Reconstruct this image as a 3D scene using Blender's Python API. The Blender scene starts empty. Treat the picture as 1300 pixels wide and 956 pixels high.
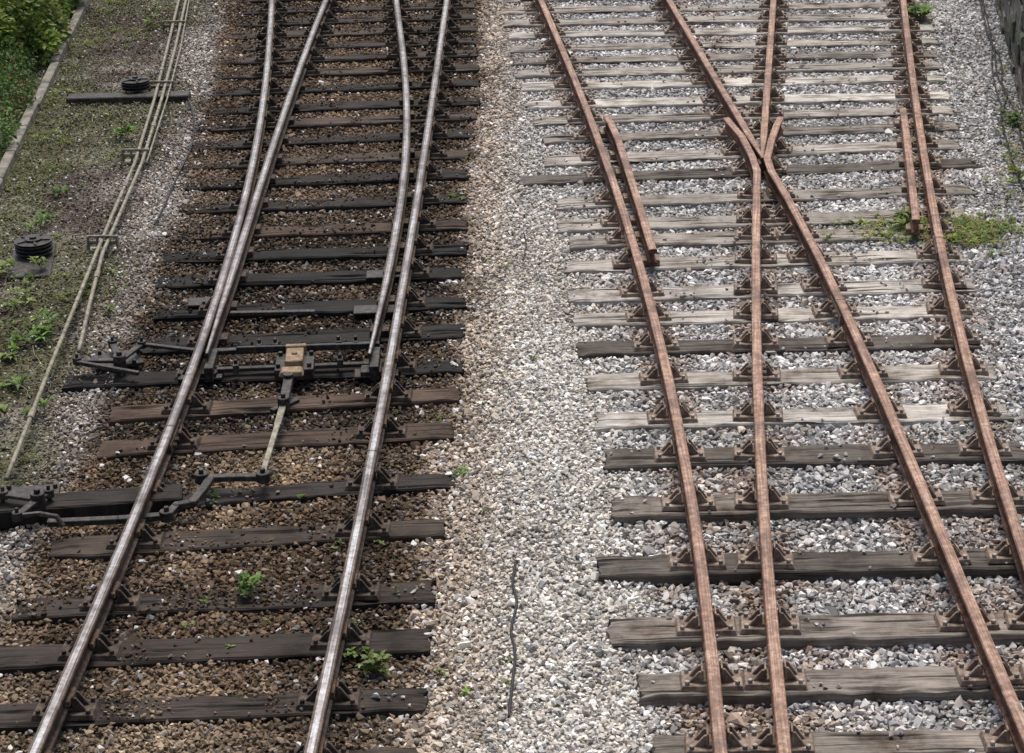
import bpy, bmesh, math, random
import numpy as np
from mathutils import Vector, Matrix
random.seed(7); rng=np.random.default_rng(7)
scn=bpy.context.scene
# ---------------------------------------------------------------- camera on the footbridge
P=math.radians(22.0); R=math.radians(1.8); FP=2889.6; CZ=6.86
Fv=Vector((0,math.cos(P),-math.sin(P))); U0=Vector((0,math.sin(P),math.cos(P))); X0=Vector((1,0,0))
RT=X0*math.cos(R)-U0*math.sin(R); UP=X0*math.sin(R)+U0*math.cos(R)
cam=bpy.data.cameras.new('camera'); cam.sensor_width=36; cam.lens=FP*36/1300; cam.shift_y=-44.5/1300
cam.clip_end=2000; cam.clip_start=0.1
co=bpy.data.objects.new('camera',cam); scn.collection.objects.link(co)
M=Matrix((RT,UP,-Fv)).transposed().to_4x4(); M.translation=Vector((0,0,CZ)); co.matrix_world=M
scn.camera=co
RZ=0.25; ST=0.06      # rail-head and sleeper-top heights (m)
def S(px,py,z=RZ):    # survey of a site point at height z -> metres
    d=Fv+RT*((px-650)/FP)-UP*((py-433.5)/FP)
    t=(z-CZ)/d.z
    return (d.x*t,d.y*t)
def S3(px,py,z): 
    a=S(px,py,z); return Vector((a[0],a[1],z))
# ---------------------------------------------------------------- noise
_tab=rng.random((256,256))
def vn(x,y,s,seed=0):
    x=np.asarray(x)/s+seed*17.3; y=np.asarray(y)/s+seed*31.7
    xi=np.floor(x).astype(int); yi=np.floor(y).astype(int); fx=x-xi; fy=y-yi
    fx=fx*fx*(3-2*fx); fy=fy*fy*(3-2*fy)
    g=lambda a,b:_tab[a%256,b%256]
    return (g(xi,yi)*(1-fx)+g(xi+1,yi)*fx)*(1-fy)+(g(xi,yi+1)*(1-fx)+g(xi+1,yi+1)*fx)*fy
def fbm(x,y,s,seed=0): return (vn(x,y,s,seed)+.5*vn(x,y,s/2,seed+1)+.25*vn(x,y,s/4,seed+2))/1.75
def ss(a,b,x): 
    t=np.clip((x-a)/(b-a),0,1); return t*t*(3-2*t)
# ---------------------------------------------------------------- materials
def newmat(name,rough=.8,metal=0.,spec=.3):
    m=bpy.data.materials.new(name); m.use_nodes=True; nt=m.node_tree
    b=nt.nodes['Principled BSDF']; b.inputs['Roughness'].default_value=rough; b.inputs['Metallic'].default_value=metal
    b.inputs['Specular IOR Level'].default_value=spec
    return m,nt,b
def N(nt,t,**k):
    n=nt.nodes.new(t)
    for a,v in k.items(): setattr(n,a,v)
    return n
def ramp(nt,fac,stops):
    r=N(nt,'ShaderNodeValToRGB'); e=r.color_ramp.elements
    while len(e)<len(stops): e.new(.5)
    for i,(p,c) in enumerate(stops):
        e[i].position=p; e[i].color=(*c,1) if len(c)==3 else c
    nt.links.new(fac,r.inputs[0]); return r.outputs[0]
def noise(nt,vec,scale,detail=4,rough=.6):
    n=N(nt,'ShaderNodeTexNoise'); n.inputs['Scale'].default_value=scale; n.inputs['Detail'].default_value=detail
    n.inputs['Roughness'].default_value=rough
    if vec is not None: nt.links.new(vec,n.inputs['Vector'])
    return n.outputs['Fac']
def mapping(nt,vec,sc):
    m=N(nt,'ShaderNodeMapping'); m.inputs['Scale'].default_value=sc; nt.links.new(vec,m.inputs['Vector']); return m.outputs[0]
def mixc(nt,mode,fac,a,b):
    m=N(nt,'ShaderNodeMix',data_type='RGBA',blend_type=mode)
    for s,v in ((m.inputs[0],fac),(m.inputs[6],a),(m.inputs[7],b)):
        if hasattr(v,'is_linked') or hasattr(v,'links'): nt.links.new(v,s)
        else: s.default_value=v if not isinstance(v,tuple) else (*v,1)
    return m.outputs[2]
def bump(nt,b,h,st,dist=.01):
    n=N(nt,'ShaderNodeBump'); n.inputs['Strength'].default_value=st; n.inputs['Distance'].default_value=dist
    nt.links.new(h,n.inputs['Height']); nt.links.new(n.outputs[0],b.inputs['Normal'])
def geo(nt): return N(nt,'ShaderNodeNewGeometry').outputs['Position']
def rustmat(name,c0,c1,c2,rough=.85,sc=18,metal=0.,bst=.5):
    m,nt,b=newmat(name,rough,metal); p=geo(nt)
    c=ramp(nt,noise(nt,p,sc,5,.7),[(.33,c0),(.5,c1),(.68,c2)]); nt.links.new(c,b.inputs['Base Color'])
    bump(nt,b,noise(nt,p,sc*6,2),bst,.004); return m
M_chairR=rustmat('rusty_cast_iron',(.08,.058,.046),(.19,.14,.108),(.33,.26,.20))
M_chairL=rustmat('dark_cast_iron',(.02,.016,.013),(.055,.04,.031),(.13,.098,.073))
M_black=rustmat('greased_steel',(.010,.010,.010),(.027,.025,.023),(.09,.075,.062),.5,25,.0,.3)
M_pipe=rustmat('galvanised_pipe',(.10,.09,.065),(.20,.185,.14),(.29,.27,.22),.65,12,.2,.3)
M_tan=rustmat('dusty_cover_steel',(.11,.07,.04),(.21,.15,.09),(.29,.225,.15),.7,20)
M_key=rustmat('key_wood',(.05,.03,.02),(.12,.075,.05),(.22,.15,.10))
M_cable=newmat('cable_rubber',.5)[0]; M_cable.node_tree.nodes['Principled BSDF'].inputs['Base Color'].default_value=(.015,.015,.016,1)
def railmat(name,c0,c1,c2,rough,metal,rr=None):
    m,nt,b=newmat(name,rough,metal,.4)
    uv=N(nt,'ShaderNodeUVMap').outputs[0]
    a=noise(nt,mapping(nt,uv,(1.6,40,1)),1.,4,.65); g=noise(nt,geo(nt),22,5,.75)
    ad=N(nt,'ShaderNodeMath',operation='ADD'); nt.links.new(a,ad.inputs[0]); nt.links.new(g,ad.inputs[1])
    hf=N(nt,'ShaderNodeMath',operation='MULTIPLY'); nt.links.new(ad.outputs[0],hf.inputs[0]); hf.inputs[1].default_value=.5
    c=ramp(nt,hf.outputs[0],[(.40,c0),(.5,c1),(.60,c2)])
    pt=noise(nt,geo(nt),1.7,4,.75); c=mixc(nt,'MULTIPLY',1.,c,ramp(nt,pt,[(.36,(.5,.46,.45)),(.5,(.95,.92,.9)),(.62,(1.2,1.22,1.24))]))
    nt.links.new(c,b.inputs['Base Color'])
    bump(nt,b,g,.3,.002); return m
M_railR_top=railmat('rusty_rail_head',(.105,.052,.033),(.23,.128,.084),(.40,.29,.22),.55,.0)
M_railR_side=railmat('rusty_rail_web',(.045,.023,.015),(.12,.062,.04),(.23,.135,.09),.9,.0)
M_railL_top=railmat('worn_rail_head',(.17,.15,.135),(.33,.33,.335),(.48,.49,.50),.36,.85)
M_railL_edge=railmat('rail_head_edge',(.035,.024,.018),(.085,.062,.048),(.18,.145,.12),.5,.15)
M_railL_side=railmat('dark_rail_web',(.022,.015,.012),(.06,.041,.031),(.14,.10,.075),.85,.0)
def sleepermat():
    m,nt,b=newmat('creosoted_timber',.85,0,.25)
    uv=N(nt,'ShaderNodeUVMap').outputs[0]
    at=N(nt,'ShaderNodeAttribute',attribute_name='tone')
    g1=noise(nt,mapping(nt,uv,(2.2,60,1)),1.,5,.7); g2=noise(nt,mapping(nt,uv,(1.2,26,1)),1.,3,.5); bl=noise(nt,uv,3.,5,.7)
    c=mixc(nt,'MULTIPLY',1.,at.outputs['Color'],ramp(nt,g1,[(.3,(.42,.38,.35)),(.5,(1,1,1)),(.7,(1.6,1.58,1.55))]))
    c=mixc(nt,'MULTIPLY',1.,c,ramp(nt,g2,[(.36,(.12,.11,.1)),(.42,(1,1,1))]))
    c=mixc(nt,'MULTIPLY',1.,c,ramp(nt,bl,[(.32,(.38,.31,.26)),(.5,(1,1,1)),(.68,(1.4,1.4,1.42))]))
    nt.links.new(c,b.inputs['Base Color'])
    ad=N(nt,'ShaderNodeMath',operation='ADD'); nt.links.new(g1,ad.inputs[0]); nt.links.new(g2,ad.inputs[1])
    bump(nt,b,ad.outputs[0],.7,.01); return m
M_slp=sleepermat()
# ---------------------------------------------------------------- mesh accumulator
class MB:
    def __init__(s): s.v=[];s.f=[];s.m=[]
    def add(s,v,f,mi=0):
        o=len(s.v); s.v+= [tuple(a) for a in v]; s.f+=[tuple(i+o for i in q) for q in f]; s.m+=[mi]*len(f)
    def hexa(s,b,t,mi=0): s.add(list(b)+list(t),[(3,2,1,0),(4,5,6,7),(0,1,5,4),(1,2,6,5),(2,3,7,6),(3,0,4,7)],mi)
    def box(s,c,sz,ang=0,mi=0,taper=1.):
        ca,sa=math.cos(ang),math.sin(ang); x,y,z=[q/2 for q in sz]
        def q(a,b,cz): return (c[0]+a*ca-b*sa,c[1]+a*sa+b*ca,c[2]+cz)
        s.hexa([q(-x,-y,-z),q(x,-y,-z),q(x,y,-z),q(-x,y,-z)],[q(-x*taper,-y*taper,z),q(x*taper,-y*taper,z),q(x*taper,y*taper,z),q(-x*taper,y*taper,z)],mi)
    def bar(s,p,q,w,h,mi=0):
        p=Vector(p);q=Vector(q);d=(q-p).normalized();n=Vector((-d.y,d.x,0)).normalized()*w/2;u=d.cross(n).normalized()*h/2
        if u.z<0:u=-u
        s.hexa([p-n-u,q-n-u,q+n-u,p+n-u],[p-n+u,q-n+u,q+n+u,p+n+u],mi)
    def cyl(s,c,r,h,n=14,mi=0,axis=(0,0,1),r2=None):
        a=Vector(axis).normalized(); t=a.orthogonal().normalized(); b=a.cross(t); r2=r if r2 is None else r2
        c=Vector(c); v=[c+(t*math.cos(i*2*math.pi/n)+b*math.sin(i*2*math.pi/n))*r for i in range(n)]
        v+=[c+a*h+(t*math.cos(i*2*math.pi/n)+b*math.sin(i*2*math.pi/n))*r2 for i in range(n)]
        s.add(v,[tuple(range(n-1,-1,-1)),tuple(range(n,2*n))]+[(i,(i+1)%n,n+(i+1)%n,n+i) for i in range(n)],mi)
    def tube(s,pts,r,n=8,mi=0):
        pts=[Vector(p) for p in pts]; v=[];m=len(pts)
        for i,p in enumerate(pts):
            d=(pts[min(i+1,m-1)]-pts[max(i-1,0)]).normalized(); t=d.cross(Vector((0,0,1)))
            t=t.normalized() if t.length>1e-3 else Vector((1,0,0)); b=d.cross(t)
            rr=r if not callable(r) else r(i/(m-1))
            v+=[p+(t*math.cos(k*2*math.pi/n)+b*math.sin(k*2*math.pi/n))*rr for k in range(n)]
        f=[(i*n+k,i*n+(k+1)%n,(i+1)*n+(k+1)%n,(i+1)*n+k) for i in range(m-1) for k in range(n)]
        f+=[tuple(range(n-1,-1,-1)),tuple(range((m-1)*n,m*n))]; s.add(v,f,mi)
    def obj(s,name,mats,parent=None,bev=0,smooth=False):
        me=bpy.data.meshes.new(name); me.from_pydata(s.v,[],s.f); me.polygons.foreach_set('material_index',s.m)
        if smooth: me.polygons.foreach_set('use_smooth',[True]*len(s.f))
        for m in mats: me.materials.append(m)
        me.update(); o=bpy.data.objects.new(name,me); scn.collection.objects.link(o)
        if parent: o.parent=parent
        if bev:
            b=o.modifiers.new('bevel','BEVEL'); b.width=bev; b.segments=1; b.limit_method='ANGLE'
        return o
def empty(name):
    e=bpy.data.objects.new(name,None); scn.collection.objects.link(e); return e
# ---------------------------------------------------------------- rails (plan geometry)
def fit(px,deg=3,y0=8.6,y1=34):
    w=np.array([S(a,b) for a,b in px]); c=np.polyfit(w[:,1]-18,w[:,0],deg); lo,hi=w[:,1].min(),w[:,1].max()
    ys=np.arange(y0,y1,.12)
    f=lambda y:np.polyval(c,y-18); dc=np.polyder(c)
    yc=np.clip(ys,lo,hi); xs=f(yc)+np.polyval(dc,yc-18)*(ys-yc)
    return np.stack([xs,ys],1)
L_=fit([(80,867),(122,768),(165,665),(212,550),(250,450),(277,365),(300,290),(317,225),(329,160),(337,100),(342,50),(345,0)],4)
Rr=fit([(413,867),(447,700),(462,622),(478,540),(495,455),(505,400),(518,325),(527,262),(537,200),(551,110),(567,0)],3)
yt=S(262,448)[1]
BL=fit([(262,448),(288,365),(309,300),(325,250),(345,185),(378,92),(413,0)],3,y0=yt)
BR=fit([(469,448),(478,408),(488,362),(499,308),(508,262),(514,205),(516,150),(514,100),(510,50),(503,0)],4,y0=S(469,448)[1])
R1=fit([(688,0),(722,85),(752,160),(783,235),(802,295),(838,430),(860,545),(877,640),(892,735),(910,867)],3)
R4=fit([(1147,0),(1159,100),(1174,200),(1191,290),(1206,360),(1227,450),(1250,540),(1276,625),(1303,705)],3)
yf=S(967,200)[1]
R2lo=fit([(961,222),(960,300),(960,400),(962,480),(966,580),(972,680),(979,770),(988,867)],3,y1=S(961,215)[1])
R3lo=fit([(979,215),(1008,265),(1045,335),(1088,425),(1125,510),(1163,600),(1202,690),(1240,780),(1276,867)],3,y1=S(979,212)[1])
def ext(a,px):
    b=np.array([S(*q) for q in px]); return np.vstack([a,b])
R2=ext(R2lo,[(955,197),(942,172),(928,156),(922,149)])
R3=ext(R3lo,[(974,200),(979,178),(986,158),(991,148)])
V3=fit([(966,196),(930,134),(890,68),(850,0)],1,y0=yf)
V2=fit([(968,196),(972,134),(977,68),(982,0)],1,y0=yf)
CH1=np.array([S(*q) for q in [(829,318),(825,306),(812,262),(797,215),(785,178),(776,158),(770,148)]])
CH4=np.array([S(*q) for q in [(1163,280),(1162,270),(1157,225),(1152,180),(1148,150),(1146,138)]])
prof=[(-.030,0),(.030,0),(.035,.006),(.035,.02),(.011,.034),(.010,.098),(.034,.111),(.0365,.134),(.031,.1425),(.017,.1452),(-.017,.1452),(-.031,.1425),(-.0365,.134),(-.034,.111),(-.010,.098),(-.011,.034),(-.035,.02),(-.035,.006)]
def dens(a):
    out=[];
    for i in range(len(a)-1):
        n=max(1,int(np.linalg.norm(a[i+1]-a[i])/.13))
        for k in range(n): out.append(a[i]+(a[i+1]-a[i])*k/n)
    out.append(a[-1]); return np.array(out)
def rail(name,a,mats,parent,taper=None,dz=0):
    a=dens(a); d=np.gradient(a,axis=0); d/=np.linalg.norm(d,axis=1)[:,None]; n=np.stack([d[:,1],-d[:,0]],1)
    K=len(prof); V=[];Fc=[];mi=[];uvs=[]
    s=np.concatenate([[0],np.cumsum(np.linalg.norm(np.diff(a,axis=0),axis=1))])
    for i in range(len(a)):
        tw=1 if taper is None else max(.35,min(1,.35+s[i]/taper))
        for (x,z) in prof:
            V.append((a[i,0]+n[i,0]*x*tw,a[i,1]+n[i,1]*x*tw,RZ-.1452+z+dz+random.uniform(-.0003,.0003)))
    for i in range(len(a)-1):
        for k in range(K):
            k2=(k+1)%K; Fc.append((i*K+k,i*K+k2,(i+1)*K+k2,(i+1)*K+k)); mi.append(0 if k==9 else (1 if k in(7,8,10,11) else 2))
            uvs+=[(s[i],k/K*1.0),(s[i],(k+1)/K),(s[i+1],(k+1)/K),(s[i+1],k/K)]
    for e,fl in((0,1),(len(a)-1,0)):
        q=[e*K+k for k in range(K)]; q=q[::-1] if fl else q
        Fc.append(tuple(q)); mi.append(2); uvs+=[(s[e],.1)]*K
    me=bpy.data.meshes.new(name); me.from_pydata(V,[],Fc); me.polygons.foreach_set('material_index',mi)
    uv=me.uv_layers.new(name='UVMap'); uv.data.foreach_set('uv',np.array(uvs,dtype=np.float32).ravel())
    for m in mats: me.materials.append(m)
    me.update(); o=bpy.data.objects.new(name,me); scn.collection.objects.link(o); o.parent=parent; return o
TL=empty('railway_track'); TR=empty('railway_track.001')
mL=[M_railL_top,M_railL_edge,M_railL_side]; mR=[M_railR_top,M_railR_top,M_railR_side]
rail('stock_rail_1',L_,mL,TL); rail('stock_rail_2',Rr,mL,TL); rail('switch_rail_1',BL,mL,TL,3.,-.002); rail('switch_rail_2',BR,mL,TL,3.,-.002)
rail('running_rail_1',R1,mR,TR); rail('running_rail_2',R2,mR,TR); rail('running_rail_3',R3,mR,TR); rail('running_rail_4',R4,mR,TR)
rail('vee_rail_1',V3,mR,TR,1.2,.0012); rail('vee_rail_2',V2,mR,TR,1.2,-.0012)
rail('check_rail_1',CH1,mR,TR,None,.012); rail('check_rail_2',CH4,mR,TR,None,.012)
# ---------------------------------------------------------------- sleepers
K=(.013,.0118,.011); D=(.036,.028,.023); RB=(.058,.040,.029); B=(.047,.036,.028); G=(.28,.258,.23); G2=(.22,.198,.175); GL=(.35,.33,.30); DR=(.085,.074,.064); BR_=(.15,.132,.114); KD=(.020,.0165,.0145)
SL=[(-60,1070,520,1048,D),(-40,985,532,962,B),(-25,908,540,885,D),(-12,834,545,810,D),(20,771,550,748,D),(65,694,563,667,B),(-30,650,573,607,KD),(125,568,575,543,RB),(140,524,583,498,RB),
(83,482,587,462,K),(180,438,588,418,K),(198,396,590,382,K),(200,357,588,345,K),(207,326,593,315,K),(222,297,593,283,RB),(225,264,593,250,KD),(230,235,592,219,KD),
(232,208,595,193,B),(240,184,600,167,KD),(248,161,605,145,B),(260,139,608,126,KD),(268,116,608,103,KD),(275,95,607,84,B),(282,77,606,66,D),(290,60,606,50,D),(296,44,605,34,B),(300,28,604,19,D),(305,13,603,5,D),
(310,-2,602,-10,B),(314,-17,601,-24,D),(318,-31,600,-38,D),(322,-45,600,-51,B),(326,-57,599,-63,D),(330,-69,599,-75,D)]
SR=[(850,1040,1420,1030,BR_),(830,950,1400,940,BR_),(812,868,1390,856,BR_),(773,799,1378,788,BR_),(760,717,1348,705,DR),(778,642,1322,631,BR_),(768,580,1300,570,DR),(757,533,1281,520,GL),(745,483,1262,468,G),(734,441,1242,430,DR),
(727,404,1236,392,G),(722,374,1236,359,GL),(718,336,1222,322,G),(722,306,1216,293,G2),(709,285,1225,270,G),(707,257,1235,238,G),(659,227,1243,204,DR),(690,203,1215,181,G),(690,175,1215,158,G2),(678,152,1210,138,G),(668,132,1205,120,GL),
(662,108,1200,97,GL),(656,92,1195,81,G),(652,76,1190,66,G2),(648,60,1190,50,G),(645,44,1186,34,GL),(640,28,1182,19,G),(636,12,1178,4,G2),(632,-3,1175,-11,G),(628,-18,1172,-25,G),(624,-32,1170,-39,G2),(620,-45,1168,-52,G),(617,-58,1166,-64,G)]
def sleepers(name,lst,parent,W):
    V=[];Fc=[];uvs=[];tone=[];info=[]
    for (a,b,c,d,col) in lst:
        g_=random.uniform(.85,1.15); col=tuple(q*g_ for q in col)
        W_=W*random.uniform(.92,1.06)
        A=np.array(S(a,b,ST));Bp=np.array(S(c,d,ST)); Lh=np.linalg.norm(Bp-A); u=(Bp-A)/Lh; w=np.array([-u[1],u[0]])
        zt=ST+random.uniform(-.006,.004); info.append((A,u,w,Lh,W_,zt))
        nu=int(Lh/.04); us=np.linspace(0,Lh,nu+1)
        cr=[-W_/2,-W_/2]+list(np.linspace(-W_/2+.01,W_/2-.01,16))+[W_/2,W_/2]; nz=[-.16,-.014]+[0]*16+[-.014,-.16]
        sd=random.randint(0,900); nc=len(cr); base=len(V)
        rows=[(0,True)]+[(q,False) for q in us]+[(Lh,True)]
        for (q,end) in rows:
            for k in range(nc):
                cw=cr[k]; z=nz[k]
                e=(vn(q,sd,.12,sd)-.5)*.024+(vn(q,sd,.5,sd+5)-.5)*.02
                cw2=cw+e*np.sign(cw)*(abs(cw)/(W_/2))**3
                endj=(float(vn(cw*1.,sd,.03,sd+9))-.5)*.045
                fe=max(0,1-min(q,Lh-q)/.1)
                q2=q+ (endj*fe)*(1 if q<Lh/2 else -1)
                if 1<k<nc-2:
                    g=float(vn(q,cw*14,.45,sd)); z-=max(0,.30-g)*.09; z-=float(vn(q,cw,.09,sd+3))*.006
                    z-=fe*float(vn(cw,q*.2,.018,sd+4))*.02
                if end: z=-.16
                p=A+u*q2+w*cw2; V.append((p[0],p[1],zt+z)); tone.append(col)
        for i in range(len(rows)-1):
            for k in range(nc-1):
                Fc.append((base+i*nc+k,base+(i+1)*nc+k,base+(i+1)*nc+k+1,base+i*nc+k+1))
                o=sd*1.37
                def U(ii,kk): 
                    q,e=rows[ii]; return (q+o+(-.16*e),cr[kk]+o+(nz[kk] if kk<8 else -nz[kk]))
                uvs+=[U(i,k),U(i+1,k),U(i+1,k+1),U(i,k+1)]
    me=bpy.data.meshes.new(name); me.from_pydata(V,[],Fc); me.materials.append(M_slp)
    uv=me.uv_layers.new(name='UVMap'); uv.data.foreach_set('uv',np.array(uvs,dtype=np.float32).ravel())
    t=np.array(tone); at=me.attributes.new('tone','FLOAT_COLOR','POINT')
    va=np.array(V)
    vv=.6+.8*fbm(va[:,0],va[:,1],.9,3)
    at.data.foreach_set('color',np.concatenate([t*vv[:,None],np.ones((len(t),1))],1).astype(np.float32).ravel())
    me.update(); o=bpy.data.objects.new(name,me); scn.collection.objects.link(o); o.parent=parent
    return info
IL=sleepers('sleepers',SL,TL,.26); IR=sleepers('crossing_timbers',SR,TR,.285)
# ---------------------------------------------------------------- chairs
def chair(mb,x,y,ang,jl,jr,z0,w=.37):
    def T(v): 
        ca,sa=math.cos(ang),math.sin(ang); return (x+v[0]*ca-v[1]*sa,y+v[0]*sa+v[1]*ca,z0+v[2])
    def hx(b,t,mi=0): mb.hexa([T(q) for q in b],[T(q) for q in t],mi)
    def bx(x0,x1,y0,y1,z0_,z1,mi=0,t=0): hx([(x0,y0,z0_),(x1,y0,z0_),(x1,y1,z0_),(x0,y1,z0_)],[(x0+t,y0+t,z1),(x1-t,y0+t,z1),(x1-t,y1-t,z1),(x0+t,y1-t,z1)],mi)
    xl=-w/2 if jl else -.07; xr=w/2 if jr else .07
    bx(xl,xr,-.10,.10,-.005,.026,0,.012); bx(-.055,.055,-.06,.06,.02,.045)
    for s,on in((-1,jl),(1,jr)):
        if not on: continue
        h=.122 if s>0 else .106
        f=lambda a,b:(a,b) if s>0 else (-b,-a)
        x0,x1=f(.047,.066); bx(x0,x1,-.055,.055,.02,h,0,.004)
        for yy in(-.036,.036):
            a,b=.06*s,.138*s; 
            q0=[(a,yy-.011,.018),(b,yy-.011,.018),(b,yy+.011,.018),(a,yy+.011,.018)]; q1=[(a,yy-.009,h-.012),(a+.015*s,yy-.009,h-.012),(a+.015*s,yy+.009,h-.012),(a,yy+.009,h-.012)]
            if s<0: q0=[q0[1],q0[0],q0[3],q0[2]]; q1=[q1[1],q1[0],q1[3],q1[2]]
            hx(q0,q1)
        for yy in(-.068,.068):
            c=T((s*.145,yy,.02)); mb.cyl(c,.024,.008,10,2); mb.cyl((c[0],c[1],c[2]+.008),.016,.022,6,2)
    if jr: bx(.012,.046,-.085+random.uniform(-.01,.02),.085+random.uniform(-.02,.02),.07,.105,1,.003)
def rx(a,y): return float(np.interp(y,a[:,1],a[:,0]))
def place(mb,info,rails):
    for (A,u,w,Lh,W_,zt) in info:
        hits=[]
        for nm,a,kind in rails:
            lo,hi=a[:,1].min(),a[:,1].max(); t=Lh/2
            aa=a[np.argsort(a[:,1])]
            for _ in range(6):
                y=A[1]+u[1]*t; t=(rx(aa,y)-A[0])/u[0]
            y=A[1]+u[1]*t
            if y<lo-.03 or y>hi+.05 or t<0.04 or t>Lh-.04: continue
            x=A[0]+u[0]*t; dx=(rx(aa,y+.2)-rx(aa,y-.2))/.4; hits.append((t,x,y,-math.atan(dx),kind,nm))
        hits.sort()
        for i,(t,x,y,ang,kind,nm) in enumerate(hits):
            gl=t-hits[i-1][0] if i else 9; gr=hits[i+1][0]-t if i<len(hits)-1 else 9
            z0=zt+.0+random.uniform(0,.003)+i*.0007
            if kind=='blade' and min(gl,gr)<.4:
                mb.box((x,y,z0+.02),(.16,.15,.05),ang,0,.94); continue
            chair(mb,x,y,ang,gl>.21,gr>.21,z0)
M_bolt=rustmat('chair_screw',(.12,.10,.085),(.27,.24,.21),(.45,.42,.38))
cl=MB(); place(cl,IL,[('L',L_,''),('BL',BL,'blade'),('BR',BR,'blade'),('R',Rr,'')]); cl.obj('chairs',[M_chairL,M_key,M_chairL],TL,.003)
cr_=MB(); place(cr_,IR,[('1',R1,''),('2',R2,''),('3',R3,''),('4',R4,''),('v3',V3,''),('v2',V2,''),('c1',CH1,'blade'),('c4',CH4,'blade')]); cr_.obj('chairs',[M_chairR,M_key,M_bolt],TR,.003)
def fish(mb,a,y):
    x=rx(a,y); dx=(rx(a,y+.2)-rx(a,y-.2))/.4; d=Vector((dx,1,0)).normalized(); n=Vector((d.y,-d.x,0))
    for s in(-1,1):
        c=Vector((x,y,RZ-.085))+n*s*.027; mb.bar(c-d*.23,c+d*.23,.026,.062)
        for k in(-.16,-.055,.055,.16): mb.cyl(c+d*k+n*s*.012,.017,.03,6,0,n*s)
    c=Vector((x,y,RZ+.0003)); mb.bar(c-n*.035,c+n*.035,.007,.002,1)
f1=MB(); fish(f1,R1,S(802,297)[1]); fish(f1,R2lo,S(961,470)[1]+.1); fish(f1,R3lo,S(1066,380)[1]); fish(f1,R4,S(1193,302)[1]); f1.obj('fishplates',[M_chairR,M_cable],TR)
f2=MB(); fish(f2,L_,S(216,540)[1]); fish(f2,Rr,S(472,572)[1]); fish(f2,Rr,S(549,125)[1]); f2.obj('fishplates',[M_chairL,M_cable],TL)
cb=MB()
for (px,py) in((951,186),(982,186),(966,208)):
    q=S(px,py,.16); cb.box((q[0],q[1],.16),(.05,.16,.06),.0)
cb.obj('spacer_blocks',[M_chairR],TR,.003)
# ---------------------------------------------------------------- ground tint model (world metres)
def lines(px,z=0): 
    a=np.array([S(q[0],q[1],z) for q in px]); return a[np.argsort(a[:,1])]
ROD=lines([(0,618),(62,480),(105,390),(130,325),(160,250),(185,180),(210,100),(236,0)]); ROD=np.vstack([[ROD[0,0]-.0,6],ROD,[ROD[-1,0]+.2,36]])
KRB=lines([(0,242),(60,122),(112,0)]); KRB=np.vstack([[KRB[0,0]-2,6],KRB,[KRB[-1,0]-.6,36]])
OIL0,OIL1=S(300,560,0)[1],S(300,290,0)[1]
def zb(x,y):
    z=.012+.02*(fbm(x,y,1.3,4)-.5)
    x1=np.interp(y,R1[:,1],R1[:,0]); xr=np.interp(y,Rr[:,1],Rr[:,0])
    z=z-ss(14.8,13.,y)*.034*ss(-.8,-.2,x-x1)
    z=z+.02*ss(.5,.9,x-xr)*ss(-.5,-.9,x-x1)
    xl=np.interp(y,L_[:,1],L_[:,0]); z=z-.012*ss(.7,1.4,xl-x)*ss(19,15,y)
    z=z+.026*ss(.3,.7,xl-x)*ss(16,19,y)
    z=z+.016*ss(-.1,.2,x-xl)*ss(.1,-.2,x-xr)*ss(15.5,13.5,y)
    return z
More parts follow.
